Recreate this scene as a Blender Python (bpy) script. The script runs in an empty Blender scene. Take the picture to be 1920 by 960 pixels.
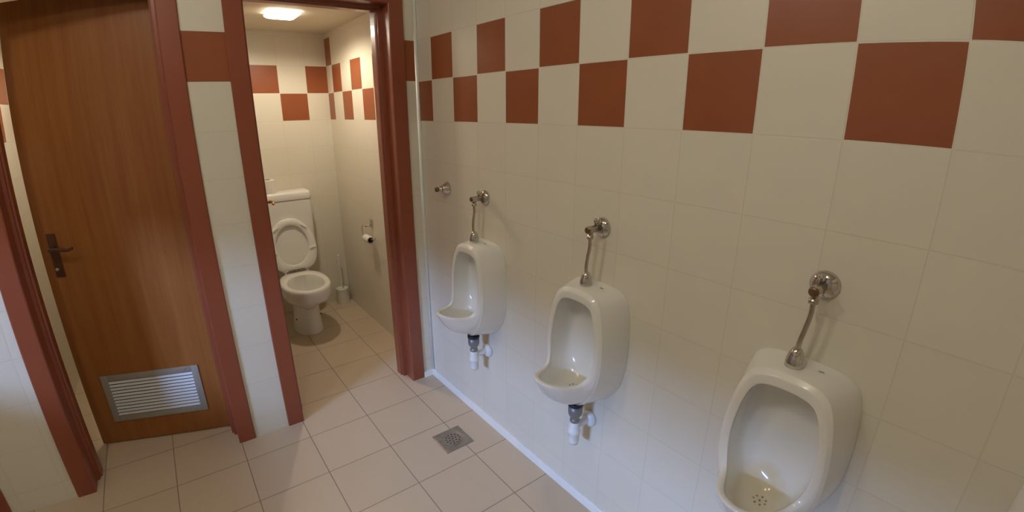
import bpy, bmesh, math, random
from mathutils import Vector, Matrix

random.seed(7)
C = bpy.context.scene.collection
sc = bpy.context.scene
PI = math.pi

# ------------------------------------------------------------------ camera, light, exposure
# axes: x = 0 is the urinal wall (room at x < 0), y = 0 the stall front, z = 0 the floor
CAM = (-1.158069, -2.242075, 1.559798)
YAW, PITCH = -0.661826, -0.306095
cd = bpy.data.cameras.new('camera')
cam = bpy.data.objects.new('camera', cd)
C.objects.link(cam)
cam.location = CAM
cam.rotation_mode = 'XYZ'
cam.rotation_euler = (PI / 2 + PITCH, 0.0, YAW)
cd.sensor_fit = 'HORIZONTAL'
cd.sensor_width = 36.0
cd.sensor_height = 18.0
cd.clip_start = 0.02
USE_PHONE_LENS = True          # wide phone lens with its real barrel distortion
if USE_PHONE_LENS:
    cd.type = 'PANO'
    k = (0.0, 0.06137159490407839, 0.00016039861806512964, -8.409719047306641e-05, 2.3190274009816058e-06)
    for holder in (cd, getattr(cd, 'cycles', None)):
        if holder is not None and hasattr(holder, 'panorama_type'):
            holder.panorama_type = 'FISHEYE_LENS_POLYNOMIAL'
            holder.fisheye_fov = 3.0
            for i in range(5):
                setattr(holder, 'fisheye_polynomial_k%d' % i, -k[i])
            break
else:
    cd.lens = 0.9 * 36 / 1.92
sc.camera = cam

sc.view_settings.view_transform = 'Standard'
sc.view_settings.look = 'None'
sc.view_settings.gamma = 1.0
sc.view_settings.use_curve_mapping = False
sc.view_settings.exposure = 0.0

w = bpy.data.worlds.new('world')
sc.world = w
w.use_nodes = True
w.node_tree.nodes['Background'].inputs[0].default_value = (0.55, 0.7, 1.0, 1)
w.node_tree.nodes['Background'].inputs[1].default_value = 0.35

MAIN_LAMP_W = 47.0             # each of the two globes over the urinals
STALL_LAMP_W = 22.5
SIDE_LAMP_W = 16.0
DAY_W = 235.0
sky = bpy.data.lights.new('daylight', 'AREA')
sky.shape = 'RECTANGLE'
sky.size = 1.1
sky.size_y = 0.35
sky.energy = DAY_W
sky.color = (0.35, 0.53, 1.0)
so = bpy.data.objects.new('daylight', sky)
C.objects.link(so)
so.location = (-5.4, -2.2, 2.38)
so.rotation_euler = (Vector((0.0, -0.8, 0.3)) - so.location).to_track_quat('-Z', 'Y').to_euler()

# ------------------------------------------------------------------ materials
def new_mat(name, color=(0.8, 0.8, 0.8), rough=0.5, metal=0.0, spec=0.5, emis=None, estr=0.0, coat=0.0):
    m = bpy.data.materials.new(name)
    m.use_nodes = True
    b = m.node_tree.nodes['Principled BSDF']
    b.inputs['Base Color'].default_value = (*color, 1)
    b.inputs['Roughness'].default_value = rough
    b.inputs['Metallic'].default_value = metal
    b.inputs['Specular IOR Level'].default_value = spec
    b.inputs['Coat Weight'].default_value = coat
    if emis:
        b.inputs['Emission Color'].default_value = (*emis, 1)
        b.inputs['Emission Strength'].default_value = estr
    return m

class NT:
    """tiny helper to chain math nodes"""
    def __init__(s, m):
        s.m = m; s.t = m.node_tree; s.n = s.t.nodes; s.l = s.t.links
        s.bsdf = s.n['Principled BSDF']
    def _in(s, sock, v):
        if isinstance(v, bpy.types.NodeSocket): s.l.new(v, sock)
        else: sock.default_value = v
    def math(s, op, a, b=0.0, c=None, clamp=False):
        n = s.n.new('ShaderNodeMath'); n.operation = op; n.use_clamp = clamp
        s._in(n.inputs[0], a); s._in(n.inputs[1], b)
        if c is not None: s._in(n.inputs[2], c)
        return n.outputs[0]
    def mix(s, f, a, b):
        n = s.n.new('ShaderNodeMix'); n.data_type = 'RGBA'
        s._in(n.inputs[0], f)
        s._in(n.inputs[6], (*a, 1) if isinstance(a, tuple) else a)
        s._in(n.inputs[7], (*b, 1) if isinstance(b, tuple) else b)
        return n.outputs[2]
    def pos(s, kind='Object'):
        n = s.n.new('ShaderNodeTexCoord')
        x = s.n.new('ShaderNodeSeparateXYZ')
        s.l.new(n.outputs[kind], x.inputs[0])
        s.vec = n.outputs[kind]
        return x.outputs[0], x.outputs[1], x.outputs[2]
    def noise(s, scale, detail=3, vec=None, stretch=None, rough=0.5):
        n = s.n.new('ShaderNodeTexNoise'); n.inputs['Scale'].default_value = scale
        n.inputs['Detail'].default_value = detail; n.inputs['Roughness'].default_value = rough
        v = vec if vec is not None else s.vec
        if stretch:
            mp = s.n.new('ShaderNodeMapping'); mp.inputs['Scale'].default_value = stretch
            s.l.new(v, mp.inputs[0]); v = mp.outputs[0]
        s.l.new(v, n.inputs['Vector'])
        return n.outputs['Fac']
    def bump(s, h, strength=0.3, dist=0.002):
        n = s.n.new('ShaderNodeBump'); n.inputs['Strength'].default_value = strength
        n.inputs['Distance'].default_value = dist
        s.l.new(h, n.inputs['Height']); s.l.new(n.outputs[0], s.bsdf.inputs['Normal'])

CREAM = (0.705, 0.665, 0.555)
CREAM2 = (0.735, 0.695, 0.585)
DARK = (0.285, 0.084, 0.031)
GROUT_W = (0.59, 0.54, 0.42)

def grid_mask(N, u, v, T, Tv, wdt):
    """1 on joints; returns mask, cell indices"""
    out = []
    cells = []
    for a, t in ((u, T), (v, Tv)):
        q = N.math('DIVIDE', a, t)
        f = N.math('FRACT', q)
        cells.append(N.math('FLOOR', q))
        d = N.math('MULTIPLY', N.math('MINIMUM', f, N.math('SUBTRACT', 1.0, f)), t)
        out.append(d)
    d = N.math('MINIMUM', out[0], out[1])
    mr = N.n.new('ShaderNodeMapRange'); mr.interpolation_type = 'SMOOTHSTEP'
    mr.inputs['From Min'].default_value = wdt * 0.6
    mr.inputs['From Max'].default_value = wdt * 1.3
    mr.inputs['To Min'].default_value = 1.0
    mr.inputs['To Max'].default_value = 0.0
    N.l.new(d, mr.inputs['Value'])
    return mr.outputs[0], cells, d

def wall_tiles(name, axis, h0, z0, parity, corner=None):
    """cream 20 cm tiles with a two-row brown checker band starting at height z0"""
    m = new_mat(name, rough=0.33, spec=0.35)
    N = NT(m)
    x, y, z = N.pos()
    u = N.math('SUBTRACT', x if axis == 'x' else y, h0)
    v = N.math('SUBTRACT', z, z0)
    g, (cu, cv), d = grid_mask(N, u, v, 0.2, 0.2, 0.0016)
    band = N.math('MULTIPLY', N.math('GREATER_THAN', v, 0.0), N.math('LESS_THAN', v, 0.4))
    s = N.math('ADD', N.math('ADD', cu, cv), parity)
    odd = N.math('GREATER_THAN', N.math('FRACT', N.math('MULTIPLY', s, 0.5)), 0.25)
    dark = N.math('MULTIPLY', band, odd)
    if corner is not None:
        c = N.math('MULTIPLY', N.math('GREATER_THAN', y, corner), N.math('MULTIPLY', N.math('GREATER_THAN', v, 0.4), N.math('LESS_THAN', v, 0.6)))
        dark = N.math('MAXIMUM', dark, c)
    wn = N.n.new('ShaderNodeTexWhiteNoise'); wn.noise_dimensions = '2D'
    cx = N.n.new('ShaderNodeCombineXYZ'); N.l.new(cu, cx.inputs[0]); N.l.new(cv, cx.inputs[1])
    N.l.new(cx.outputs[0], wn.inputs['Vector'])
    nz = N.noise(6.0, 4)
    f = N.math('ADD', N.math('MULTIPLY', wn.outputs['Value'], 0.6), N.math('MULTIPLY', nz, 0.5), clamp=True)
    cream = N.mix(f, CREAM, CREAM2)
    dk = N.mix(N.noise(9.0, 3), (DARK[0] * 0.92, DARK[1] * 0.92, DARK[2] * 0.92), (DARK[0] * 1.08, DARK[1] * 1.1, DARK[2] * 1.1))
    # joints next to brown tiles stay cream
    gap = N.math('LESS_THAN', d, 0.0020)
    dk2 = N.mix(gap, dk, CREAM)
    col = N.mix(dark, N.mix(N.math('MULTIPLY', g, 0.42), cream, GROUT_W), dk2)
    N.l.new(col, N.bsdf.inputs['Base Color'])
    h = N.math('ADD', N.math('MULTIPLY', N.math('SUBTRACT', 1.0, g), 1.0), N.math('MULTIPLY', N.noise(3.0, 2), 0.25))
    N.bump(h, 0.25, 0.0015)
    return m

def floor_tiles():
    m = new_mat('floor_tiles', rough=0.42, spec=0.4)
    N = NT(m)
    x, y, z = N.pos()
    u = N.math('ADD', x, 0.1997)
    v = N.math('ADD', y, 0.1262)
    g, (cu, cv), d = grid_mask(N, u, v, 0.3028, 0.3015, 0.0021)
    wn = N.n.new('ShaderNodeTexWhiteNoise'); wn.noise_dimensions = '2D'
    cx = N.n.new('ShaderNodeCombineXYZ'); N.l.new(cu, cx.inputs[0]); N.l.new(cv, cx.inputs[1])
    N.l.new(cx.outputs[0], wn.inputs['Vector'])
    f = N.math('ADD', N.math('MULTIPLY', wn.outputs['Value'], 0.5), N.math('MULTIPLY', N.noise(60.0, 5), 0.5), clamp=True)
    c = N.mix(f, (0.56, 0.455, 0.335), (0.62, 0.51, 0.375))
    col = N.mix(g, c, (0.27, 0.21, 0.155))
    N.l.new(col, N.bsdf.inputs['Base Color'])
    N.bump(N.math('ADD', N.math('SUBTRACT', 1.0, g), N.math('MULTIPLY', N.noise(220.0, 2), 0.08)), 0.3, 0.0012)
    return m

def door_wood():
    m = new_mat('door_veneer', rough=0.38, spec=0.4)
    N = NT(m)
    N.pos()
    a = N.noise(1.0, 6, stretch=(26.0, 26.0, 1.1), rough=0.6)
    b = N.noise(1.0, 3, stretch=(150.0, 150.0, 5.0))
    c = N.noise(1.3, 2)
    f = N.math('ADD', N.math('MULTIPLY', a, 0.75), N.math('MULTIPLY', b, 0.3), clamp=True)
    f = N.math('ADD', f, N.math('MULTIPLY', N.math('SUBTRACT', c, 0.5), 0.35), clamp=True)
    r = N.n.new('ShaderNodeValToRGB')
    r.color_ramp.elements[0].position = 0.3; r.color_ramp.elements[0].color = (0.245, 0.076, 0.017, 1)
    r.color_ramp.elements[1].position = 0.75; r.color_ramp.elements[1].color = (0.34, 0.140, 0.036, 1)
    N.l.new(f, r.inputs[0]); N.l.new(r.outputs[0], N.bsdf.inputs['Base Color'])
    N.bump(b, 0.08, 0.0005)
    return m

def porcelain(name, stain=False):
    m = new_mat(name, (0.72, 0.69, 0.60), 0.12, spec=0.5, coat=0.3)
    N = NT(m)
    x, y, z = N.pos()
    base = N.mix(N.noise(5.0, 3), (0.80, 0.80, 0.765), (0.83, 0.83, 0.795))
    if stain:   # yellow limescale patch in the basin floor, a worn shape of its own
        dx = N.math('DIVIDE', N.math('ADD', x, 0.09), 0.13)
        dy = N.math('DIVIDE', N.math('SUBTRACT', y, 0.02), 0.075)
        dz = N.math('DIVIDE', N.math('SUBTRACT', z, 0.105), 0.085)
        r2 = N.math('ADD', N.math('ADD', N.math('MULTIPLY', dx, dx), N.math('MULTIPLY', dy, dy)), N.math('MULTIPLY', dz, dz))
        nz = N.noise(22.0, 4)
        r2 = N.math('ADD', r2, N.math('MULTIPLY', N.math('SUBTRACT', nz, 0.5), 0.9))
        mr = N.n.new('ShaderNodeMapRange'); mr.inputs['From Min'].default_value = 0.55
        mr.inputs['From Max'].default_value = 1.25; mr.inputs['To Min'].default_value = 1; mr.inputs['To Max'].default_value = 0
        N.l.new(r2, mr.inputs['Value'])
        inside = N.math('LESS_THAN', N.math('ABSOLUTE', y), 0.088)
        f = N.math('MULTIPLY', N.math('MULTIPLY', mr.outputs[0], inside), stain)
        base = N.mix(f, base, (0.72, 0.64, 0.45))
    N.l.new(base, N.bsdf.inputs['Base Color'])
    return m

def noisy(name, col, rough, amt=0.12, scale=8.0, metal=0.0, spec=0.5, coat=0.0):
    m = new_mat(name, col, rough, metal, spec, coat=coat)
    N = NT(m); N.pos()
    c = N.mix(N.noise(scale, 4), tuple(v * (1 - amt) for v in col), tuple(min(1, v * (1 + amt)) for v in col))
    N.l.new(c, N.bsdf.inputs['Base Color'])
    return m

M = {}
M['wall_right'] = wall_tiles('wall_tiles_urinals', 'y', -0.1138, 1.514, 1)
M['wall_front'] = wall_tiles('wall_tiles_stall_front', 'x', -0.86, 1.500, 1)
M['wall_front_narrow'] = wall_tiles('wall_tiles_corner_strip', 'x', -0.1, 1.514, 0)
M['wall_stall_back'] = wall_tiles('wall_tiles_stall_back', 'x', -0.162, 1.514, 0)
M['wall_stall_side'] = wall_tiles('wall_tiles_stall_side', 'y', 1.44, 1.514, 1, corner=1.44)
M['wall_stall_left'] = wall_tiles('wall_tiles_stall_left', 'y', 1.13, 1.500, 0)
M['wall_plain'] = wall_tiles('wall_tiles_room', 'x', 0.0, 1.514, 0)
M['wall_plain_y'] = wall_tiles('wall_tiles_room_side', 'y', 0.0, 1.514, 0)
M['floor'] = floor_tiles()
M['ceiling'] = noisy('ceiling_paint', (0.72, 0.66, 0.52), 0.8, 0.03, 3.0)
M['frame'] = noisy('frame_paint', (0.265, 0.068, 0.032), 0.33, 0.06, 4.0, coat=0.1)
M['wood'] = door_wood()
M['ceramic'] = porcelain('porcelain')
M['ceramic_stained'] = porcelain('porcelain_stained', 0.75)
M['ceramic_faint'] = porcelain('porcelain_faint_stain', 0.25)
M['toilet'] = noisy('toilet_ceramic', (0.82, 0.815, 0.77), 0.15, 0.03, 5.0)
M['plastic'] = noisy('white_plastic', (0.83, 0.825, 0.78), 0.35, 0.02, 5.0)
M['trap'] = noisy('trap_plastic', (0.78, 0.80, 0.80), 0.35, 0.03, 12.0)
M['chrome'] = noisy('chrome', (0.62, 0.60, 0.57), 0.10, 0.08, 30.0, metal=1.0)
M['chrome_worn'] = noisy('worn_chrome', (0.50, 0.45, 0.38), 0.24, 0.2, 60.0, metal=1.0)
M['steel'] = noisy('brushed_steel', (0.36, 0.35, 0.34), 0.38, 0.15, 40.0, metal=1.0)
M['brass'] = noisy('aged_brass', (0.52, 0.34, 0.13), 0.3, 0.2, 50.0, metal=1.0)
M['bronze'] = noisy('dark_bronze', (0.12, 0.055, 0.035), 0.4, 0.2, 40.0, metal=0.6)
M['cap_reflection'] = noisy('worn_cap_reflection', (0.20, 0.12, 0.065), 0.35, 0.25, 60.0, metal=0.7)  # worn chrome cap, its brown reflection painted into the base colour
M['mark'] = noisy('grey_mark', (0.30, 0.28, 0.25), 0.5, 0.2, 60.0)
M['trapmetal'] = noisy('dull_grey_metal', (0.27, 0.27, 0.275), 0.42, 0.15, 60.0, metal=0.45)
M['alu'] = noisy('painted_aluminium', (0.33, 0.31, 0.27), 0.45, 0.06, 20.0, metal=0.2)
M['slat'] = noisy('white_slats', (0.62, 0.62, 0.62), 0.4, 0.05, 20.0)
M['black'] = noisy('black_rubber_and_gap_shade', (0.02, 0.02, 0.022), 0.5, 0.2, 30.0)
M['hole'] = noisy('drain_hole_dark', (0.035, 0.025, 0.02), 0.8, 0.2, 30.0)
M['silicone'] = noisy('white_sealant', (0.80, 0.80, 0.76), 0.45, 0.05, 15.0)
M['paper'] = noisy('tissue_paper', (0.80, 0.78, 0.72), 0.9, 0.04, 60.0)
M['card'] = noisy('cardboard_core', (0.17, 0.12, 0.08), 0.9, 0.1, 40.0)
M['glass_on'] = new_mat('lit_glass', (0.9, 0.88, 0.8), 0.4, emis=(1.0, 0.93, 0.78), estr=9.0)
M['globe'] = new_mat('lit_globe', (0.9, 0.88, 0.8), 0.4, emis=(1.0, 0.88, 0.66), estr=25.0)
M['winframe'] = noisy('window_paint', (0.7, 0.68, 0.62), 0.4, 0.03, 10.0)
M['drainsteel'] = noisy('drain_steel', (0.34, 0.30, 0.25), 0.42, 0.25, 45.0, metal=0.75)

# ------------------------------------------------------------------ mesh helpers
def link(name, bm, mats, parent=None, smooth=True, auto=None, loc=None):
    me = bpy.data.meshes.new(name)
    bmesh.ops.recalc_face_normals(bm, faces=bm.faces)
    bm.to_mesh(me); bm.free()
    if not isinstance(mats, (list, tuple)): mats = [mats]
    for m in mats: me.materials.append(m)
    if smooth:
        for p in me.polygons: p.use_smooth = True
        if auto is not None:
            try: me.set_sharp_from_angle(angle=math.radians(auto))
            except Exception: pass
    o = bpy.data.objects.new(name, me)
    C.objects.link(o)
    if parent is not None: o.parent = parent
    if loc: o.location = loc
    return o

def box(bm, x0, x1, y0, y1, z0, z1, bev=0.0, mi=0):
    g = bmesh.ops.create_cube(bm, size=1.0)
    vs = g['verts']
    for v in vs:
        v.co = Vector(((x0 + x1) / 2 + v.co.x * (x1 - x0), (y0 + y1) / 2 + v.co.y * (y1 - y0), (z0 + z1) / 2 + v.co.z * (z1 - z0)))
    fs = set(f for v in vs for f in v.link_faces)
    for f in fs: f.material_index = mi
    if bev > 0:
        es = set(e for v in vs for e in v.link_edges)
        r = bmesh.ops.bevel(bm, geom=list(es), offset=bev, segments=2, affect='EDGES', profile=0.5)
        for f in r['faces']: f.material_index = mi
    return vs

def loft(bm, loops, cap0=False, cap1=False, closed=True, mi=0):
    rows = [[bm.verts.new(p) for p in l] for l in loops]
    n = len(rows[0])
    for a, b in zip(rows, rows[1:]):
        for i in range(n if closed else n - 1):
            j = (i + 1) % n
            try: bm.faces.new((a[i], a[j], b[j], b[i])).material_index = mi
            except ValueError: pass
    if cap0: bm.faces.new(rows[0]).material_index = mi
    if cap1: bm.faces.new(list(reversed(rows[-1]))).material_index = mi
    return rows

def lathe(bm, prof, org=(0, 0, 0), axis='z', n=28, cap0=True, cap1=True, mi=0):
    """prof: list of (radius, height along axis)"""
    loops = []
    for r, h in prof:
        l = []
        for i in range(n):
            a = 2 * PI * i / n
            c, s = r * math.cos(a), r * math.sin(a)
            if axis == 'z': p = (c, s, h)
            elif axis == 'x': p = (h, c, s)
            else: p = (s, h, c)
            l.append(Vector(org) + Vector(p))
        loops.append(l)
    return loft(bm, loops, cap0, cap1, mi=mi)

def catmull(pts, k=8):
    P = [Vector(p) for p in pts]
    P = [P[0] * 2 - P[1]] + P + [P[-1] * 2 - P[-2]]
    out = []
    for i in range(1, len(P) - 2):
        for j in range(k):
            t = j / k
            a, b, c, d = P[i - 1:i + 3]
            out.append(0.5 * ((2 * b) + (c - a) * t + (2 * a - 5 * b + 4 * c - d) * t * t + (-a + 3 * b - 3 * c + d) * t ** 3))
    out.append(P[-2])
    return out

def tube(bm, pts, r, n=14, k=8, mi=0, caps=True):
    pts = catmull(pts, k) if k else [Vector(p) for p in pts]
    rr = r if isinstance(r, (list, tuple)) else None
    loops = []
    ref = Vector((0.13, 0.9, 0.27)).normalized()
    for i, p in enumerate(pts):
        t = (pts[min(i + 1, len(pts) - 1)] - pts[max(i - 1, 0)]).normalized()
        u = (ref - t * ref.dot(t)).normalized()
        ref = u
        v = t.cross(u)
        rad = r if rr is None else rr[0] + (rr[1] - rr[0]) * i / (len(pts) - 1)
        loops.append([p + (u * math.cos(2 * PI * j / n) + v * math.sin(2 * PI * j / n)) * rad for j in range(n)])
    loft(bm, loops, caps, caps, mi=mi)

def empty(name, loc=(0, 0, 0), rz=0.0):
    o = bpy.data.objects.new(name, None)
    o.empty_display_size = 0.05
    C.objects.link(o)
    o.location = loc
    o.rotation_euler = (0, 0, rz)
    return o

def tag(o, label, cat, group=None):
    o['label'] = label; o['category'] = cat
    if group: o['group'] = group
    return o

def struct(o):
    o['kind'] = 'structure'
    return o

def copy_tree(o, parent=None):
    c = o.copy(); C.objects.link(c); c.parent = parent
    for ch in list(o.children): copy_tree(ch, c)
    return c

# ------------------------------------------------------------------ room shell
XL, YB, HC = -3.0, -3.3, 2.58       # left wall, wall behind, room ceiling height
YF, YS, HS = 0.038, 1.573, 2.15    # stall front face, stall back wall, stall ceiling height
YP = 0.185                         # inner face of the stall front
OPEN = 2.075                       # door opening height

bm = bmesh.new(); box(bm, XL - 0.15, 0.15, YB - 0.15, YS + 0.15, -0.12, 0.0)
struct(link('floor', bm, M['floor'], smooth=False))

bm = bmesh.new(); box(bm, 0.0, 0.15, YB, 0.10, 0.0, HC)
struct(link('wall_right', bm, M['wall_right'], smooth=False))
bm = bmesh.new(); box(bm, 0.0, 0.15, 0.10, YS + 0.15, 0.0, HS)
struct(link('wall_stall_right', bm, M['wall_stall_side'], smooth=False))
bm = bmesh.new(); box(bm, XL - 0.15, 0.0, YS, YS + 0.15, 0.0, HS)
struct(link('wall_stall_back', bm, M['wall_stall_back'], smooth=False))

# door openings in the stall front: (left, right) clear edges at the casing
DOORS = [(-0.797, -0.147), (-1.745, -1.117), (-2.83, -2.185)]
def front_piece(name, xa, xb, mat, z0=0.0, z1=HC):
    bm = bmesh.new(); box(bm, xa, xb, YF, YP, z0, z1)
    return struct(link(name, bm, mat, smooth=False))
J = 0.035   # masonry hidden behind the frame lining
front_piece('wall_front_corner', DOORS[0][1] + J, 0.0, M['wall_front_narrow'])
bm = bmesh.new()
box(bm, DOORS[1][1] + J, DOORS[0][0] - J, YF, YP, 0, HC)
box(bm, DOORS[2][1] + J, DOORS[1][0] - J, YF, YP, 0, HC)
box(bm, XL, DOORS[2][0] - J, YF, YP, 0, HC)
for a, b in DOORS: box(bm, a - J, b + J, YF, YP, OPEN + J, HC)
struct(link('wall_front', bm, M['wall_front'], smooth=False))

bm = bmesh.new(); box(bm, -1.02, -0.93, YP, YS, 0, HS)
struct(link('wall_between_stalls', bm, M['wall_stall_left'], smooth=False))
bm = bmesh.new(); box(bm, -2.03, -1.93, YP, YS, 0, HS)
struct(link('wall_stall_left', bm, M['wall_stall_left'], smooth=False))
bm = bmesh.new(); box(bm, XL - 0.15, 0.15, YP - 0.02, YS + 0.15, HS, HS + 0.1)
struct(link('ceiling_stalls', bm, M['ceiling'], smooth=False))
bm = bmesh.new(); box(bm, XL - 0.15, 0.15, YB - 0.15, YP + 0.1, HC, HC + 0.1)
struct(link('ceiling', bm, M['ceiling'], smooth=False))
bm = bmesh.new(); box(bm, XL - 0.15, 0.15, YB - 0.15, YB, 0, HC)
struct(link('wall_behind', bm, M['wall_plain'], smooth=False))
# left wall with the window that lets the daylight in
WY0, WY1, WZ0, WZ1 = -2.35, -0.35, 1.10, 1.66
bm = bmesh.new()
box(bm, XL - 0.15, XL, YB, WY0, 0, HC)
box(bm, XL - 0.15, XL, WY1, YS + 0.15, 0, HC)
box(bm, XL - 0.15, XL, WY0, WY1, 0, WZ0)
box(bm, XL - 0.15, XL, WY0, WY1, WZ1, HC)
struct(link('wall_left', bm, M['wall_plain_y'], smooth=False))
bm = bmesh.new()
for a in (WY0, WY1 - 0.04): box(bm, XL - 0.10, XL - 0.05, a, a + 0.04, WZ0, WZ1, 0.004)
for a in (WZ0, WZ1 - 0.04): box(bm, XL - 0.10, XL - 0.05, WY0 + 0.04, WY1 - 0.04, a, a + 0.04, 0.004)
struct(link('window_1', bm, M['winframe'], auto=40))

# skirting: low white sealed cove along the wall foot, and the sealed room corner
bm = bmesh.new()
loft(bm, [[(0, y, 0.034), (-0.006, y, 0.034), (-0.010, y, 0.028), (-0.017, y, 0.0), (0, y, 0.0)] for y in (YB, YF)], True, True)
struct(link('baseboard_right', bm, M['silicone'], smooth=False))
bm = bmesh.new()
loft(bm, [[(x, YF, 0.034), (x, YF - 0.006, 0.034), (x, YF - 0.010, 0.028), (x, YF - 0.015, 0.0), (x, YF, 0.0)] for x in (-0.072, -0.006)], True, True)
struct(link('baseboard_front', bm, M['silicone'], smooth=False))
bm = bmesh.new()
loft(bm, [[(0, YF, z), (-0.013, YF, z), (-0.008, YF - 0.008, z), (0, YF - 0.013, z)] for z in (0.03, HC)], True, True)
struct(link('trim_1', bm, M['silicone']))

# ------------------------------------------------------------------ doors
def door_frame(name, a, b, deep=0.0):
    """painted frame: flat casing on the room side, lining with a rebate; profile swept over left, head, right"""
    cw = 0.078
    yo = YF - 0.010
    # profile in (offset outwards from the clear edge, y)
    prof = [(cw, YF), (cw, yo + 0.004), (cw - 0.004, yo), (0.004, yo), (0.0, yo + 0.004), (0.0, 0.115),
            (-0.012, 0.118), (-0.012, 0.136), (-0.020, 0.140), (-0.020, YP + 0.008), (0.030, YP + 0.008), (0.030, YF)]
    bm = bmesh.new()
    def ring(side, z):
        if side == 'L': return [(a - o, y, z) for o, y in prof]
        return [(b + o - (deep if o < 0 else 0), y, z) for o, y in prof]
    loops = [ring('L', 0.0), [(a - o, y, OPEN + o) for o, y in prof], [(b + o - (deep if o < 0 else 0), y, OPEN + o) for o, y in prof], ring('R', 0.0)]
    loft(bm, loops, True, True)
    return struct(link(name, bm, M['frame'], smooth=False))

LW, LT, LZ0, LZ1 = 0.640, 0.038, 0.006, 2.083

def lever_set(leaf, s0, face, z_lever, mat, flip):
    """long back plate, lever and turn knob on a leaf; s0 along the leaf, face = +-1 side"""
    t0 = 0.0 if face < 0 else LT
    yf = (lambda d: t0 + face * d)
    def yb(bm, x0, x1, d0, d1, z0, z1, bev):
        ya, yb_ = sorted((yf(d0), yf(d1)))
        box(bm, x0, x1, ya, yb_, z0, z1, bev)
    bm = bmesh.new()
    yb(bm, s0 - 0.020, s0 + 0.020, 0.0, 0.004, z_lever - 0.135, z_lever + 0.065, 0.0015)
    h = link('door_handle', bm, mat, leaf, auto=40)
    bm = bmesh.new()
    d = flip
    lathe(bm, [(0.011, yf(0.003)), (0.011, yf(0.012)), (0.008, yf(0.014)), (0.008, yf(0.042))], (s0, 0, z_lever), 'y', 16)
    tube(bm, [(s0, yf(0.040), z_lever), (s0 + d * 0.012, yf(0.051), z_lever + 0.002), (s0 + d * 0.05, yf(0.056), z_lever + 0.003), (s0 + d * 0.085, yf(0.056), z_lever - 0.002), (s0 + d * 0.108, yf(0.052), z_lever + 0.004)], [0.0095, 0.0065], 12)
    link('lever', bm, mat, h)
    bm = bmesh.new()
    lathe(bm, [(0.009, yf(0.003)), (0.009, yf(0.010)), (0.0075, yf(0.020)), (0.004, yf(0.022))], (s0, 0, z_lever - 0.095), 'y', 16)
    link('turn_knob', bm, M['chrome'], h)
    return h

def door_leaf(frame, hinge, ang, sgn, name='door_leaf', handles=True, hmat=None):
    """leaf local axes: x from the hinge along the leaf, y through its thickness, z up"""
    bm = bmesh.new()
    box(bm, 0.0, LW, 0.0, LT, LZ0, LZ1, 0.0012)
    leaf = link(name, bm, M['wood'], frame, smooth=False)
    leaf.location = hinge
    leaf.rotation_euler = (0, 0, ang)
    return leaf

# door_1: right stall (open wide, leaf folded back inside), door_2: left stall, door_3: far left
fr1 = door_frame('door_1', *DOORS[0], deep=0.010)
fr2 = door_frame('door_2', *DOORS[1])
fr3 = door_frame('door_3', *DOORS[2])

# left stall leaf, hinged on its right jamb and ajar into the stall
hx, hy = -1.117 - 0.009, 0.2
a2 = math.atan2(0.405 - 0.204, -1.713 + 1.126)          # leaf runs away to the left
leaf2 = door_leaf(fr2, (-1.126, 0.204, 0), a2, 1)
# local +y of this leaf points towards the room (down-left side is visible) -> shift so the visible face is y = LT
leaf2.location = Vector((-1.126, 0.204, 0)) - Vector((-math.sin(a2), math.cos(a2), 0)) * LT
h2 = lever_set(leaf2, 0.580, +1, 1.040, M['bronze'], -1)

# ventilation grille in the foot of that leaf
bm = bmesh.new()
g0, g1, gz0, gz1, gb = 0.092, 0.546, 0.128, 0.388, 0.032
yo = LT
for (p, q, r_, s_) in ((g0, g0 + gb, gz0, gz1), (g1 - gb, g1, gz0, gz1), (g0 + gb, g1 - gb, gz0, gz0 + gb), (g0 + gb, g1 - gb, gz1 - gb, gz1)):
    box(bm, p, q, yo, yo + 0.006, r_, s_, 0.0008)
grille = link('vent_grille', bm, M['alu'], leaf2, auto=40)
bm = bmesh.new()
ns = 11
for i in range(ns):
    zc = gz0 + gb + (i + 0.5) * (gz1 - gz0 - 2 * gb) / ns
    hh = 0.0054
    pts = [(yo + 0.0005, zc + hh), (yo + 0.0066, zc - hh), (yo + 0.0078, zc - hh + 0.0004), (yo + 0.0018, zc + hh + 0.0004)]
    loft(bm, [[(s, p[0], p[1]) for p in pts] for s in (g0 + gb, g1 - gb)], True, True)
link('slats', bm, M['slat'], grille, smooth=False)
bm = bmesh.new()
box(bm, g0 + gb, g1 - gb, yo + 0.0001, yo + 0.0004, gz0 + gb, gz1 - gb)
link('gap_shade_sheet', bm, M['black'], grille, smooth=False)  # black sheet stands in for the shade between the slats
for s, z in ((g0 + 0.06, gz1 - 0.014), (g1 - 0.06, gz1 - 0.014), (g0 + 0.06, gz0 + 0.014), (g1 - 0.06, gz0 + 0.014)):
    bm = bmesh.new()
    lathe(bm, [(0.0035, yo + 0.0058), (0.0035, yo + 0.0072), (0.002, yo + 0.0078)], (s, 0, z), 'y', 12)
    link('screw', bm, M['steel'], grille)

# right stall leaf, hinged on the left jamb and swung fully inwards
a1 = math.radians(83.0)
leaf1 = door_leaf(fr1, (-0.775, 0.198, 0), a1, 1)
h1 = lever_set(leaf1, 0.585, -1, 1.055, M['brass'], -1)
for fr, hxx in ((fr1, -0.789), (fr2, -1.125)):
    for z in (0.25, 1.05, 1.85):
        bm = bmesh.new()
        lathe(bm, [(0.005, z - 0.04), (0.007, z - 0.038), (0.007, z + 0.038), (0.005, z + 0.04)], (hxx, YP + 0.012, 0), 'z', 12)
        link('hinge', bm, M['bronze'], fr)
# far left leaf, shut
leaf3 = door_leaf(fr3, (-2.822, 0.135, 0), 0.0, 1)
lever_set(leaf3, 0.06, -1, 1.04, M['bronze'], 1)

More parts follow.
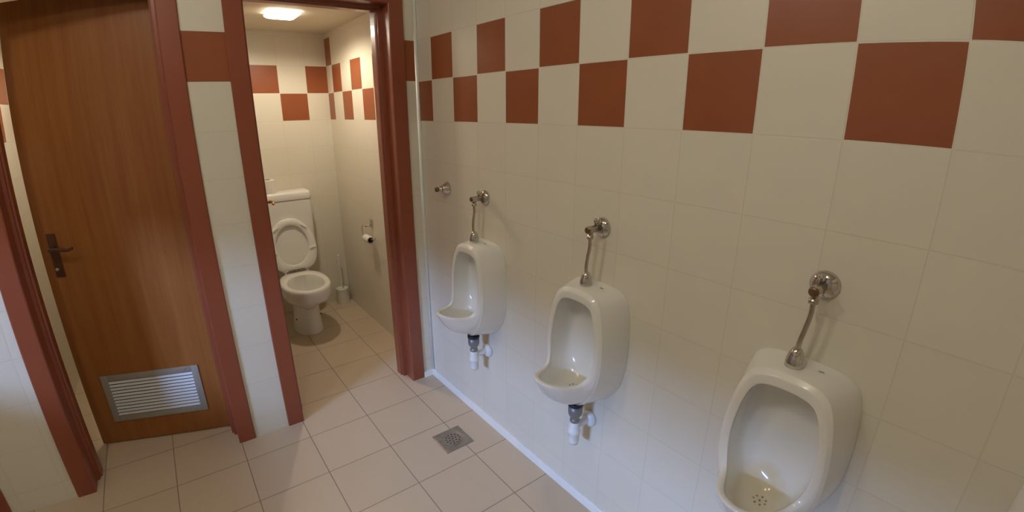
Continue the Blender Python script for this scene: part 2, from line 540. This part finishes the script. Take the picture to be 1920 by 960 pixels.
# ------------------------------------------------------------------ urinals
def mirror_loop(half):
    """10 stations on +y from top centre to bottom centre -> 18 point closed loop"""
    return [Vector(p) for p in half] + [Vector((p[0], -p[1], p[2])) for p in reversed(half[1:-1])]

def lerp_half(A, B, t, bump=None):
    out = []
    for i, (a, b) in enumerate(zip(A, B)):
        p = Vector(a).lerp(Vector(b), t)
        if bump: p += Vector(bump[i])
        out.append(tuple(p))
    return out

Z0 = 0.5
UA = [(0, 0, .996), (0, .078, .994), (0, .127, .976), (0, .144, .905), (0, .149, .80), (0, .146, .71), (0, .130, .640), (0, .096, .580), (0, .052, .538), (0, 0, .524)]
UK = [(-.102, 0, .990), (-.103, .060, .986), (-.106, .098, .966), (-.112, .119, .895), (-.117, .132, .80), (-.120, .131, .72), (-.125, .117, .655), (-.127, .088, .600), (-.122, .048, .562), (-.117, 0, .550)]
UC = [(-.113, 0, .978), (-.114, .055, .974), (-.116, .088, .954), (-.121, .111, .890), (-.125, .124, .80), (-.128, .120, .725), (-.146, .098, .682), (-.202, .082, .684), (-.256, .060, .694), (-.288, 0, .702)]
UD = [(-.114, 0, .952), (-.115, .050, .950), (-.117, .077, .933), (-.122, .094, .875), (-.126, .105, .795), (-.130, .100, .725), (-.150, .079, .682), (-.198, .063, .685), (-.240, .043, .695), (-.264, 0, .701)]
UE = [(-.100, 0, .954), (-.100, .051, .952), (-.101, .080, .935), (-.105, .097, .876), (-.108, .108, .795), (-.112, .103, .72), (-.142, .080, .672), (-.192, .062, .668), (-.230, .042, .671), (-.250, 0, .674)]
UE2 = [(-.046, 0, .948), (-.044, .050, .946), (-.044, .079, .930), (-.044, .096, .872), (-.046, .106, .790), (-.056, .099, .715), (-.088, .076, .655), (-.145, .058, .640), (-.190, .038, .642), (-.212, 0, .645)]
UF = [(-.036, 0, .935), (-.037, .046, .938), (-.037, .073, .922), (-.037, .089, .867), (-.038, .099, .787), (-.043, .086, .710), (-.074, .064, .638), (-.130, .048, .621), (-.172, .031, .620), (-.192, 0, .622)]
UG = [(-.030, 0, .875), (-.030, .030, .871), (-.030, .049, .855), (-.030, .062, .815), (-.031, .066, .755), (-.035, .061, .70), (-.055, .046, .642), (-.098, .034, .616), (-.136, .022, .614), (-.155, 0, .613)]
UH = [(-.029, 0, .79), (-.029, .012, .789), (-.029, .020, .782), (-.029, .025, .768), (-.030, .026, .74), (-.033, .024, .70), (-.046, .019, .648), (-.070, .014, .617), (-.090, .009, .611), (-.102, 0, .610)]

def urinal(yc, mat, label):
    root = empty('urinal', (0, yc, Z0))
    tag(root, label, 'urinal', 'wall-hung urinals')
    bm = bmesh.new()
    kback = [(p[0] + .007, p[1] + (.0015 if p[1] else 0), p[2] + (.0015 if i < 3 else 0)) for i, p in enumerate(UK)]
    kfront = [tuple(Vector(a).lerp(Vector(b), .45 if i < 6 else .12)) for i, (a, b) in enumerate(zip(UK, UC))]
    mid = lerp_half(UA, UK, 0.45, [(0, 0.002 if p[1] else 0, 0) for p in UA])
    # the lip swells out of the lower front
    kc = lerp_half(UK, UC, 0.5)
    swell = {5: (0, .001, 0), 6: (-.001, .004, -.004), 7: (-.008, .008, -.014), 8: (-.020, .010, -.026), 9: (-.026, 0, -.032)}
    kc = [tuple(Vector(p) + Vector(swell.get(i, (0, 0, 0)))) for i, p in enumerate(kc)]
    kd = lerp_half(UC, UD, 0.5, [(-.0008, 0, 0.0)] * 6 + [(-.001, 0, .003)] * 4)
    back = lerp_half(UA, UA, 0.0)
    loops = [[(p[0], p[1] * 0.97, Z0 + .25 + (p[2] - Z0 - .25) * 0.97) for p in back], back, [(p[0] - .006, p[1], p[2]) for p in UA], mid, kback, UK, kfront, kc, UC, kd, UD, UE, UE2, UF, UG, UH]
    full = [mirror_loop([(p[0], p[1], p[2] - Z0) for p in l]) for l in loops]
    rows = loft(bm, full, cap0=True)
    cl = bm.edges.layers.float.get('crease_edge') or bm.edges.layers.float.new('crease_edge')
    def crease(row, val):
        for i in range(18):
            e = bm.edges.get((row[i], row[(i + 1) % 18]))
            if e: e[cl] = val
    crease(rows[5], 0.65); crease(rows[8], 0.3); crease(rows[10], 0.4); crease(rows[1], 0.5)
    # close the back of the bowl with a strip of quads
    r = rows[-1]
    for i in range(0, 9):
        a, b = r[i], r[i + 1]
        c, d = r[(18 - i - 1) % 18], r[(18 - i) % 18]
        vs = []
        for v in (a, b, c, d):
            if v not in vs: vs.append(v)
        if len(vs) >= 3:
            try: bm.faces.new(vs)
            except ValueError: pass
    basin = link('basin', bm, mat, root)
    sub = basin.modifiers.new('sub', 'SUBSURF'); sub.levels = 2; sub.render_levels = 3
    bm = bmesh.new()
    for k in range(8):
        rr, aa = (0.0, 0.0) if k == 0 else (0.016, 2 * PI * k / 7)
        lathe(bm, [(0.0028, 0.0), (0.0028, 0.0015)], (-.104 + rr * math.cos(aa), rr * math.sin(aa), 0.1130), 'z', 10)
    link('drain_holes', bm, M['mark'], root)
    bm = bmesh.new()
    lathe(bm, [(0.0020, 0.0), (0.0018, 0.0008)], (-.040, -.045, 0.4938), 'z', 12)
    for v in bm.verts: v.co.y = -.045 + (v.co.y + .045) * 3.5
    link('maker_mark', bm, M['mark'], root)
    return root

UY = [-0.570, -1.250, -1.935]
urinal(UY[0], M['ceramic'], 'white urinal nearest the toilet stall door frame')
urinal(UY[1], M['ceramic_faint'], 'white urinal in the middle of the three whole ones')
urinal(UY[2], M['ceramic_stained'], 'large white urinal in the foreground with yellow stains in its bowl')
urinal(-2.552, M['ceramic'], 'edge of a white urinal cut off at the lower right corner of the photo')

# ------------------------------------------------------------------ flush valves
def flush_valve(yc, label, hose=True):
    z = 1.189
    root = empty('flush_valve', (0, yc, z))
    tag(root, label, 'valve', 'chrome flush valves' if hose else None)
    bm = bmesh.new()
    if hose: prof = [(0.034, -0.0005), (0.034, -0.004), (0.031, -0.010), (0.022, -0.016), (0.014, -0.019)]
    else: prof = [(0.034, -0.0005), (0.033, -0.005), (0.027, -0.016), (0.020, -0.028), (0.017, -0.034), (0.012, -0.036)]
    lathe(bm, prof, (0, 0, 0), 'x', 32)
    link('rosette', bm, M['chrome'], root)
    bm = bmesh.new()
    if hose:
        lathe(bm, [(0.0115, -0.016), (0.0115, -0.042), (0.0125, -0.044), (0.0125, -0.070), (0.011, -0.072)], (0, 0, 0), 'x', 24)
        lathe(bm, [(0.0085, -0.008), (0.0085, -0.020), (0.0110, -0.021), (0.0110, -0.030), (0.0085, -0.031)], (-0.060, 0, 0), 'z', 20)
        link('valve_body', bm, M['chrome_worn'], root)
        bm = bmesh.new()
        lathe(bm, [(0.0045, 0.010), (0.0045, 0.018), (0.0075, 0.019), (0.0085, 0.030), (0.006, 0.034)], (-0.036, 0, 0), 'z', 16)
        link('stop_knob', bm, M['chrome'], root)
        bm = bmesh.new()
        lathe(bm, [(0.0105, -0.0715), (0.0118, -0.074), (0.0105, -0.077), (0.006, -0.078)], (0, 0, 0), 'x', 20)
        link('end_cap', bm, M['cap_reflection'], root)
        bm = bmesh.new()
        tube(bm, [(-0.060, 0, -0.028), (-0.060, 0.000, -0.060), (-0.063, 0.004, -0.095), (-0.061, 0.010, -0.130), (-0.056, 0.013, -0.158)], 0.0058, 14)
        link('supply_pipe', bm, M['chrome_worn'], root)
        bm = bmesh.new()
        lathe(bm, [(0.0065, 0.047), (0.011, 0.043), (0.0165, 0.033), (0.0205, 0.018), (0.0215, 0.006), (0.0212, -0.003), (0.017, -0.004)], (-0.055, 0.013, -0.196), 'z', 28)
        link('inlet_cap', bm, M['chrome'], root)
    else:
        lathe(bm, [(0.0150, -0.034), (0.0150, -0.042), (0.0105, -0.044), (0.0105, -0.056)], (0, 0, 0), 'x', 24)
        link('valve_body', bm, M['chrome_worn'], root)
        bm = bmesh.new()
        lathe(bm, [(0.0120, -0.055), (0.0125, -0.058), (0.0125, -0.065), (0.010, -0.068)], (0, 0, 0), 'x', 20)
        link('end_cap', bm, M['cap_reflection'], root)
    return root

flush_valve(-0.230, 'short chrome capped valve on tiles beside the corner, with no urinal below', hose=False)
v1 = flush_valve(-0.562, 'chrome flush valve and pipe over the urinal nearest the stall')
v2 = copy_tree(v1); v2.location.y = -1.250
v2['label'] = 'chrome flush valve and pipe over the middle urinal'
v3 = copy_tree(v1); v3.location.y = -1.935
v3['label'] = 'chrome flush valve and bent pipe over the stained foreground urinal'

# ------------------------------------------------------------------ bottle traps
def bottle_trap(yc, label):
    root = empty('bottle_trap', (-0.087, yc, 0.356))
    tag(root, label, 'pipe', 'bottle traps under the urinals')
    bm = bmesh.new()
    lathe(bm, [(0.020, 0.184), (0.0285, 0.184), (0.0292, 0.178), (0.0285, 0.172), (0.020, 0.172)], (0, 0, 0), 'z', 24)
    link('rubber_seal', bm, M['black'], root)
    bm = bmesh.new()
    lathe(bm, [(0.0270, 0.176), (0.0270, 0.140), (0.0240, 0.130), (0.0165, 0.122), (0.0165, 0.112), (0.0185, 0.110), (0.0185, 0.100), (0.015, 0.096)], (0, 0, 0), 'z', 28)
    link('tailpiece', bm, M['trapmetal'], root)
    bm = bmesh.new()
    lathe(bm, [(0.015, 0.101), (0.0175, 0.098), (0.0205, 0.080), (0.0225, 0.060), (0.0242, 0.056), (0.0242, 0.050), (0.0205, 0.045), (0.0205, 0.010), (0.019, 0.001), (0.006, 0.0)], (0, 0, 0), 'z', 28)
    link('bottle', bm, M['trap'], root)
    bm = bmesh.new()
    tube(bm, [(0.014, 0, 0.078), (0.035, 0, 0.076), (0.058, 0, 0.074), (0.084, 0, 0.074)], 0.0145, 18)
    link('outlet_pipe', bm, M['trap'], root)
    bm = bmesh.new()
    lathe(bm, [(0.0148, 0.064), (0.019, 0.064), (0.030, 0.070), (0.033, 0.078), (0.033, 0.0868)], (0, 0, 0.074), 'x', 28)
    link('wall_rosette', bm, M['trap'], root)
    return root

t1 = bottle_trap(UY[0] + 0.002, 'white plastic bottle trap under the urinal nearest the stall')
t2 = copy_tree(t1); t2.location.y = UY[1]
t2['label'] = 'white plastic bottle trap under the middle urinal'
t3 = copy_tree(t1); t3.location.y = UY[2]
t3['label'] = 'bottle trap hidden under the stained foreground urinal'
t4 = copy_tree(t1); t4.location.y = -2.552
t4['label'] = 'bottle trap under the urinal cut off at the photo edge'
v4 = copy_tree(v1); v4.location.y = -2.552
v4['label'] = 'chrome flush valve over the urinal cut off at the photo edge'

# ------------------------------------------------------------------ floor drain
dr = empty('floor_drain', (-0.231, -0.570, 0.0))
tag(dr, 'square metal floor drain with round perforated strainer set in floor tiles', 'drain')
bm = bmesh.new()
hs = 0.076
outer = []
n = 32
def sq(a, h):
    c, s = math.cos(a), math.sin(a); k_ = h / max(abs(c), abs(s)); return c * k_, s * k_
loops = []
for i_, (f, zz) in enumerate(((1.0, 0.0), (1.0, 0.0022), (0.965, 0.0030))):
    loops.append([(*sq(2 * PI * i / n, hs * f), zz) for i in range(n)])
for r_, zz in ((0.052, 0.0026), (0.049, 0.0014), (0.046, 0.0010)):
    loops.append([(r_ * math.cos(2 * PI * i / n), r_ * math.sin(2 * PI * i / n), zz) for i in range(n)])
loft(bm, loops, True, True)
link('plate', bm, M['drainsteel'], dr, auto=30)
bm = bmesh.new()
lathe(bm, [(0.044, 0.0008), (0.044, 0.0026), (0.041, 0.0032), (0.0, 0.0032)], (0, 0, 0), 'z', 36, cap1=False)
for rad, cnt in ((0.034, 12), (0.018, 6), (0.0, 1)):
    for k in range(cnt):
        a = 2 * PI * k / cnt + 0.2
        lathe(bm, [(0.0042, 0.0031), (0.0042, 0.00335)], (rad * math.cos(a), rad * math.sin(a), 0), 'z', 12, mi=1)
link('strainer', bm, [M['drainsteel'], M['hole']], dr, auto=30)

# ------------------------------------------------------------------ toilet
TX = -0.455
def egg(cy, a, b, z, n=40, back=None, p=2.2):
    out = []
    for i in range(n):
        t = 2 * PI * i / n
        c, s = math.cos(t), math.sin(t)
        x = b * math.copysign(abs(s) ** (2 / p), s)
        y = cy - a * math.copysign(abs(c) ** (2 / p), c)
        if back is not None and y > back: y = back
        out.append((x, y, z))
    return out
tl = empty('toilet', (TX, 1.2, 0))
tag(tl, 'white toilet with raised seat and lid in the open stall', 'toilet')
def tlo(l): return [(x, y - 1.2, z) for x, y, z in l]
bm = bmesh.new()
prof = [(1.205, .172, .102, 0.0, 1.378), (1.205, .170, .100, .012, 1.378), (1.20, .155, .090, .10, 1.372), (1.19, .150, .088, .20, 1.372), (1.18, .165, .102, .245, 1.372),
        (1.15, .225, .142, .275, 1.375), (1.12, .258, .162, .300, 1.378), (1.11, .264, .168, .34, 1.38), (1.11, .264, .168, .385, 1.38), (1.11, .260, .165, .397, 1.377), (1.11, .250, .156, .402, 1.367)]
loops = [tlo(egg(cy, a, b, z, back=bk)) for cy, a, b, z, bk in prof]
inn = [(1.075, .192, .128, .402), (1.075, .184, .121, .395), (1.08, .182, .120, .34), (1.09, .165, .108, .29), (1.11, .125, .082, .235), (1.12, .085, .055, .20), (1.12, .03, .02, .195)]
loops += [tlo(egg(cy, a, b, z, p=2.0)) for cy, a, b, z in inn]
loft(bm, loops, True, True)
bowl = link('bowl', bm, M['toilet'], tl, auto=50)
for sx in (-1, 1):
    bm = bmesh.new()
    lathe(bm, [(0.006, 0.0), (0.0075, 0.003), (0.006, 0.006)], (0, 0, 0), 'x', 12)
    o = link('bolt_cap', bm, M['bronze'], bowl)
    o.location = (-0.094 if sx < 0 else 0.088, -0.05, 0.10)
# cistern
def rbox_loops(x0, x1, y0, y1, zs, r=0.03, seg=6):
    L = []
    for z, ins in zs:
        l = []
        for cx_, cy_, a0 in ((x1 - r, y1 - r, 0), (x0 + r, y1 - r, PI / 2), (x0 + r, y0 + r, PI), (x1 - r, y0 + r, 1.5 * PI)):
            for k in range(seg + 1):
                a = a0 + PI / 2 * k / seg
                l.append((cx_ + (r - ins) * math.cos(a), cy_ + (r - ins) * math.sin(a), z))
        L.append(l)
    return L
bm = bmesh.new()
loft(bm, rbox_loops(-.195, .195, .203, .372, [(.47, .022), (.48, .012), (.50, .008), (.70, .004), (.938, .0)], .03), True, True)
cist = link('cistern', bm, M['plastic'], tl, auto=60)
bm = bmesh.new()
loft(bm, rbox_loops(-.198, .198, .199, .372, [(.942, .001), (.944, .0), (.985, .002), (.998, .008), (1.003, .020)], .032), True, True)
link('cistern_lid', bm, M['plastic'], tl, auto=60)
bm = bmesh.new()
tube(bm, [(0, .30, .475), (0, .30, .42), (0, .25, .36), (0, .19, .33), (0, .13, .33)], 0.028, 16)
link('flush_bend', bm, M['plastic'], tl)

def seat_outline(f=1.0, n=48):
    """half widths along the raised seat, t = 0 at the hinge side"""
    key = [(0.0, .105), (.018, .135), (.06, .160), (.12, .173), (.18, .174), (.24, .163), (.30, .138), (.345, .102), (.378, .055), (.388, 0.0)]
    pts = catmull([(w_, t_, 0) for t_, w_ in key], 5)
    half = [(max(p.x, 0), p.y) for p in pts]
    full = [(x, t) for x, t in half] + [(-x, t) for x, t in reversed(half[:-1])]
    return full
def place_tilt(o, ang):
    o.location = (0, 0.142, 0.425)
    o.rotation_euler = (ang, 0, 0)
tilt = math.radians(-7.5)        # leaning back on the cistern
out = seat_outline()
def inner_for(full, cx, cz, a, b):
    """ellipse points matched to the outline by direction, spread evenly round the hole"""
    n = len(full)
    r = []
    for i, (x, t) in enumerate(full):
        ang = math.atan2((t - cz) / b, x / a)
        even = -PI / 2 + 2 * PI * (i + 0.5) / n
        d = (even - ang + PI) % (2 * PI) - PI
        ang += d * 0.85
        r.append((cx + a * math.cos(ang), cz + b * math.sin(ang)))
    return r
inn_o = inner_for(out, 0, .185, .116, .150)
seat = bmesh.new()
def ringpts(pts, y, sh=1.0): return [(x * sh, y, .185 + (t - .185) * sh) for x, t in pts]
loft(seat, [ringpts(inn_o, -.006), ringpts(inn_o, -.016, 1.01), ringpts(inn_o, -.020, 1.04), ringpts(out, -.020, .975), ringpts(out, -.016, .995), ringpts(out, -.006), ringpts(inn_o, -.006)])
so_ = link('seat_ring', seat, M['plastic'], tl, auto=50); place_tilt(so_, tilt)
for x, t, ra in ((.100, .322, -40), (-.100, .322, 40), (.143, .150, 12), (-.143, .150, -12)):
    bm = bmesh.new()
    box(bm, -.024, .024, -.009, 0.0, -.007, .007, .003)
    o = link('bumper', bm, M['plastic'], so_)
    o.location = (x, -.0195, t)
    o.rotation_euler = (0, math.radians(-ra - (0 if abs(x) > .12 else 0)), 0)
bm = bmesh.new()
loft(bm, [ringpts(out, .000, .99), ringpts(out, .004, 1.005), ringpts(out, .012, 1.0), ringpts(out, .016, .93), ringpts(out, .018, .4)], True, True)
lo_ = link('seat_lid', bm, M['plastic'], tl, auto=50); place_tilt(lo_, tilt)
for x in (-.082, .082):
    bm = bmesh.new()
    lathe(bm, [(.009, x - .022), (.011, x - .018), (.011, x + .018), (.009, x + .022)], (0, .138, .423), 'x', 16)
    lathe(bm, [(.012, .400), (.012, .412), (.009, .424)], (x, .138, 0), 'z', 16)
    link('seat_hinge', bm, M['chrome'], tl)

# spare roll on the cistern
def paper_roll(name, r0, r1, h, loc, axis='z'):
    root = empty(name, loc)
    bm = bmesh.new()
    lathe(bm, [(r1, 0.0), (r0 - .003, 0.0), (r0, .003), (r0, h - .003), (r0 - .003, h), (r1, h), (r1, 0.0)], (0, 0, 0), axis, 36, False, False)
    link('paper', bm, M['paper'], root, auto=40)
    bm = bmesh.new()
    lathe(bm, [(r1, -.001), (r1, h + .001), (r1 - .0015, h + .001), (r1 - .0015, -.001), (r1, -.001)], (0, 0, 0), axis, 28, False, False)
    link('cardboard_core', bm, M['card'], root, auto=40)
    return root
r = paper_roll('toilet_roll', .052, .021, .098, (-.546, 1.47, 1.003))
tag(r, 'full white toilet roll standing on the cistern lid', 'toilet roll')

# ------------------------------------------------------------------ toilet brush
b = empty('toilet_brush', (-.076, 1.512, 0.0))
tag(b, 'white plastic toilet brush in its tapered holder in the stall corner', 'toilet brush')
bm = bmesh.new()
lathe(bm, [(.057, 0.0), (.059, .004), (.048, .118), (.050, .122), (.050, .126), (.046, .122), (.044, .060), (.0, .058)], (0, 0, 0), 'z', 32, True, False)
link('holder', bm, M['plastic'], b, auto=50)
bm = bmesh.new()
lathe(bm, [(.031, .062), (.036, .075), (.036, .100), (.030, .112), (.008, .118)], (0, 0, 0), 'z', 24)
link('bristles', bm, M['paper'], b)
bm = bmesh.new()
tube(bm, [(0.002, 0, .110), (0.003, 0, .20), (0.003, 0, .30), (.001, 0, .415)], [.0048, .0062], 12)
lathe(bm, [(.006, 0.0), (.0095, .004), (.0095, .012), (.005, .016)], (.001, 0, .410), 'z', 16)
link('handle', bm, M['plastic'], b)

# ------------------------------------------------------------------ toilet paper holder
h = empty('paper_holder', (0, .868, .802))
tag(h, 'small chrome toilet paper holder on the tiled side wall', 'paper holder')
bm = bmesh.new()
box(bm, -.008, -.0003, -.020, .020, -.030, .030, .002)
link('wall_plate', bm, M['chrome'], h, auto=40)
bm = bmesh.new()
tube(bm, [(-.006, 0, -.012), (-.030, 0, -.014), (-.044, .012, -.016)], .005, 12)
tube(bm, [(-.044, .010, -.016), (-.048, .055, -.018), (-.049, .066, -.030), (-.049, .066, -.066), (-.049, .060, -.082), (-.049, .040, -.086), (-.049, -.110, -.086), (-.049, -.160, -.080), (-.049, -.175, -.062)], .0033, 10)
link('roll_bar', bm, M['chrome'], h)
r = paper_roll('toilet_roll', .0255, .0205, .098, (-.049, .785, .704), 'y')
tag(r, 'almost empty toilet roll hanging on the chrome holder', 'toilet roll')

# ------------------------------------------------------------------ lamps
def lamp_light(name, loc, watt, parent, col, rad):
    l = bpy.data.lights.new(name, 'POINT'); l.energy = watt; l.color = col; l.shadow_soft_size = rad
    o = bpy.data.objects.new(name, l); C.objects.link(o); o.parent = parent; o.location = loc
    return o

def stall_lamp(x, y, label, watt):
    root = empty('ceiling_light', (x, y, HS))
    tag(root, label, 'ceiling light', None)
    bm = bmesh.new()
    loft(bm, rbox_loops(-.080, .080, -.080, .080, [(-.012, .004), (-.010, .0), (-.001, .0), (0.0, .002)], .03), True, True)
    link('base', bm, M['winframe'], root, auto=50)
    bm = bmesh.new()
    loops = []
    for f, z in ((.97, -.010), (1.0, -.013), (.97, -.019), (.86, -.027), (.66, -.033), (.4, -.037), (.1, -.038)):
        loops.append([(p[0] * f, p[1] * f, z) for p in rbox_loops(-.090, .090, -.090, .090, [(0, 0)], .010)[0]])
    loft(bm, loops, True, True)
    link('glass_shade', bm, M['glass_on'], root)
    l = bpy.data.lights.new('bulb_light', 'SPOT'); l.energy = watt; l.color = (1.0, 0.86, 0.66); l.shadow_soft_size = .035
    l.spot_size = math.radians(172); l.spot_blend = 0.45
    o = bpy.data.objects.new('bulb_light', l); C.objects.link(o); o.parent = root; o.location = (0, 0, -.068)
    return root
stall_lamp(-.450, .865, 'glowing square glass ceiling light in the right stall above the toilet', STALL_LAMP_W)
stall_lamp(-1.50, .90, 'square ceiling light in the left stall, hidden behind the wooden door', SIDE_LAMP_W)

def globe_lamp(x, y, label):
    root = empty('ceiling_light', (x, y, HC))
    tag(root, label, 'ceiling light', 'globe ceiling lights of the urinal room')
    bm = bmesh.new(); lathe(bm, [(.055, 0.0), (.055, -.012), (.030, -.030), (.022, -.048)], (0, 0, 0), 'z', 28)
    link('base', bm, M['winframe'], root, auto=40)
    bm = bmesh.new()
    bmesh.ops.create_uvsphere(bm, u_segments=24, v_segments=16, radius=.038)
    for v in bm.verts: v.co += Vector((0, 0, -.085))
    link('globe', bm, M['globe'], root)
    lamp_light('globe_light', (0, 0, -.085), MAIN_LAMP_W, root, (1.0, 0.94, 0.83), .045)
globe_lamp(-1.42, -1.81, 'round globe ceiling light over the foreground urinal, outside the photo')
globe_lamp(-1.84, -1.01, 'round globe ceiling light in front of the wooden door, outside the photo')
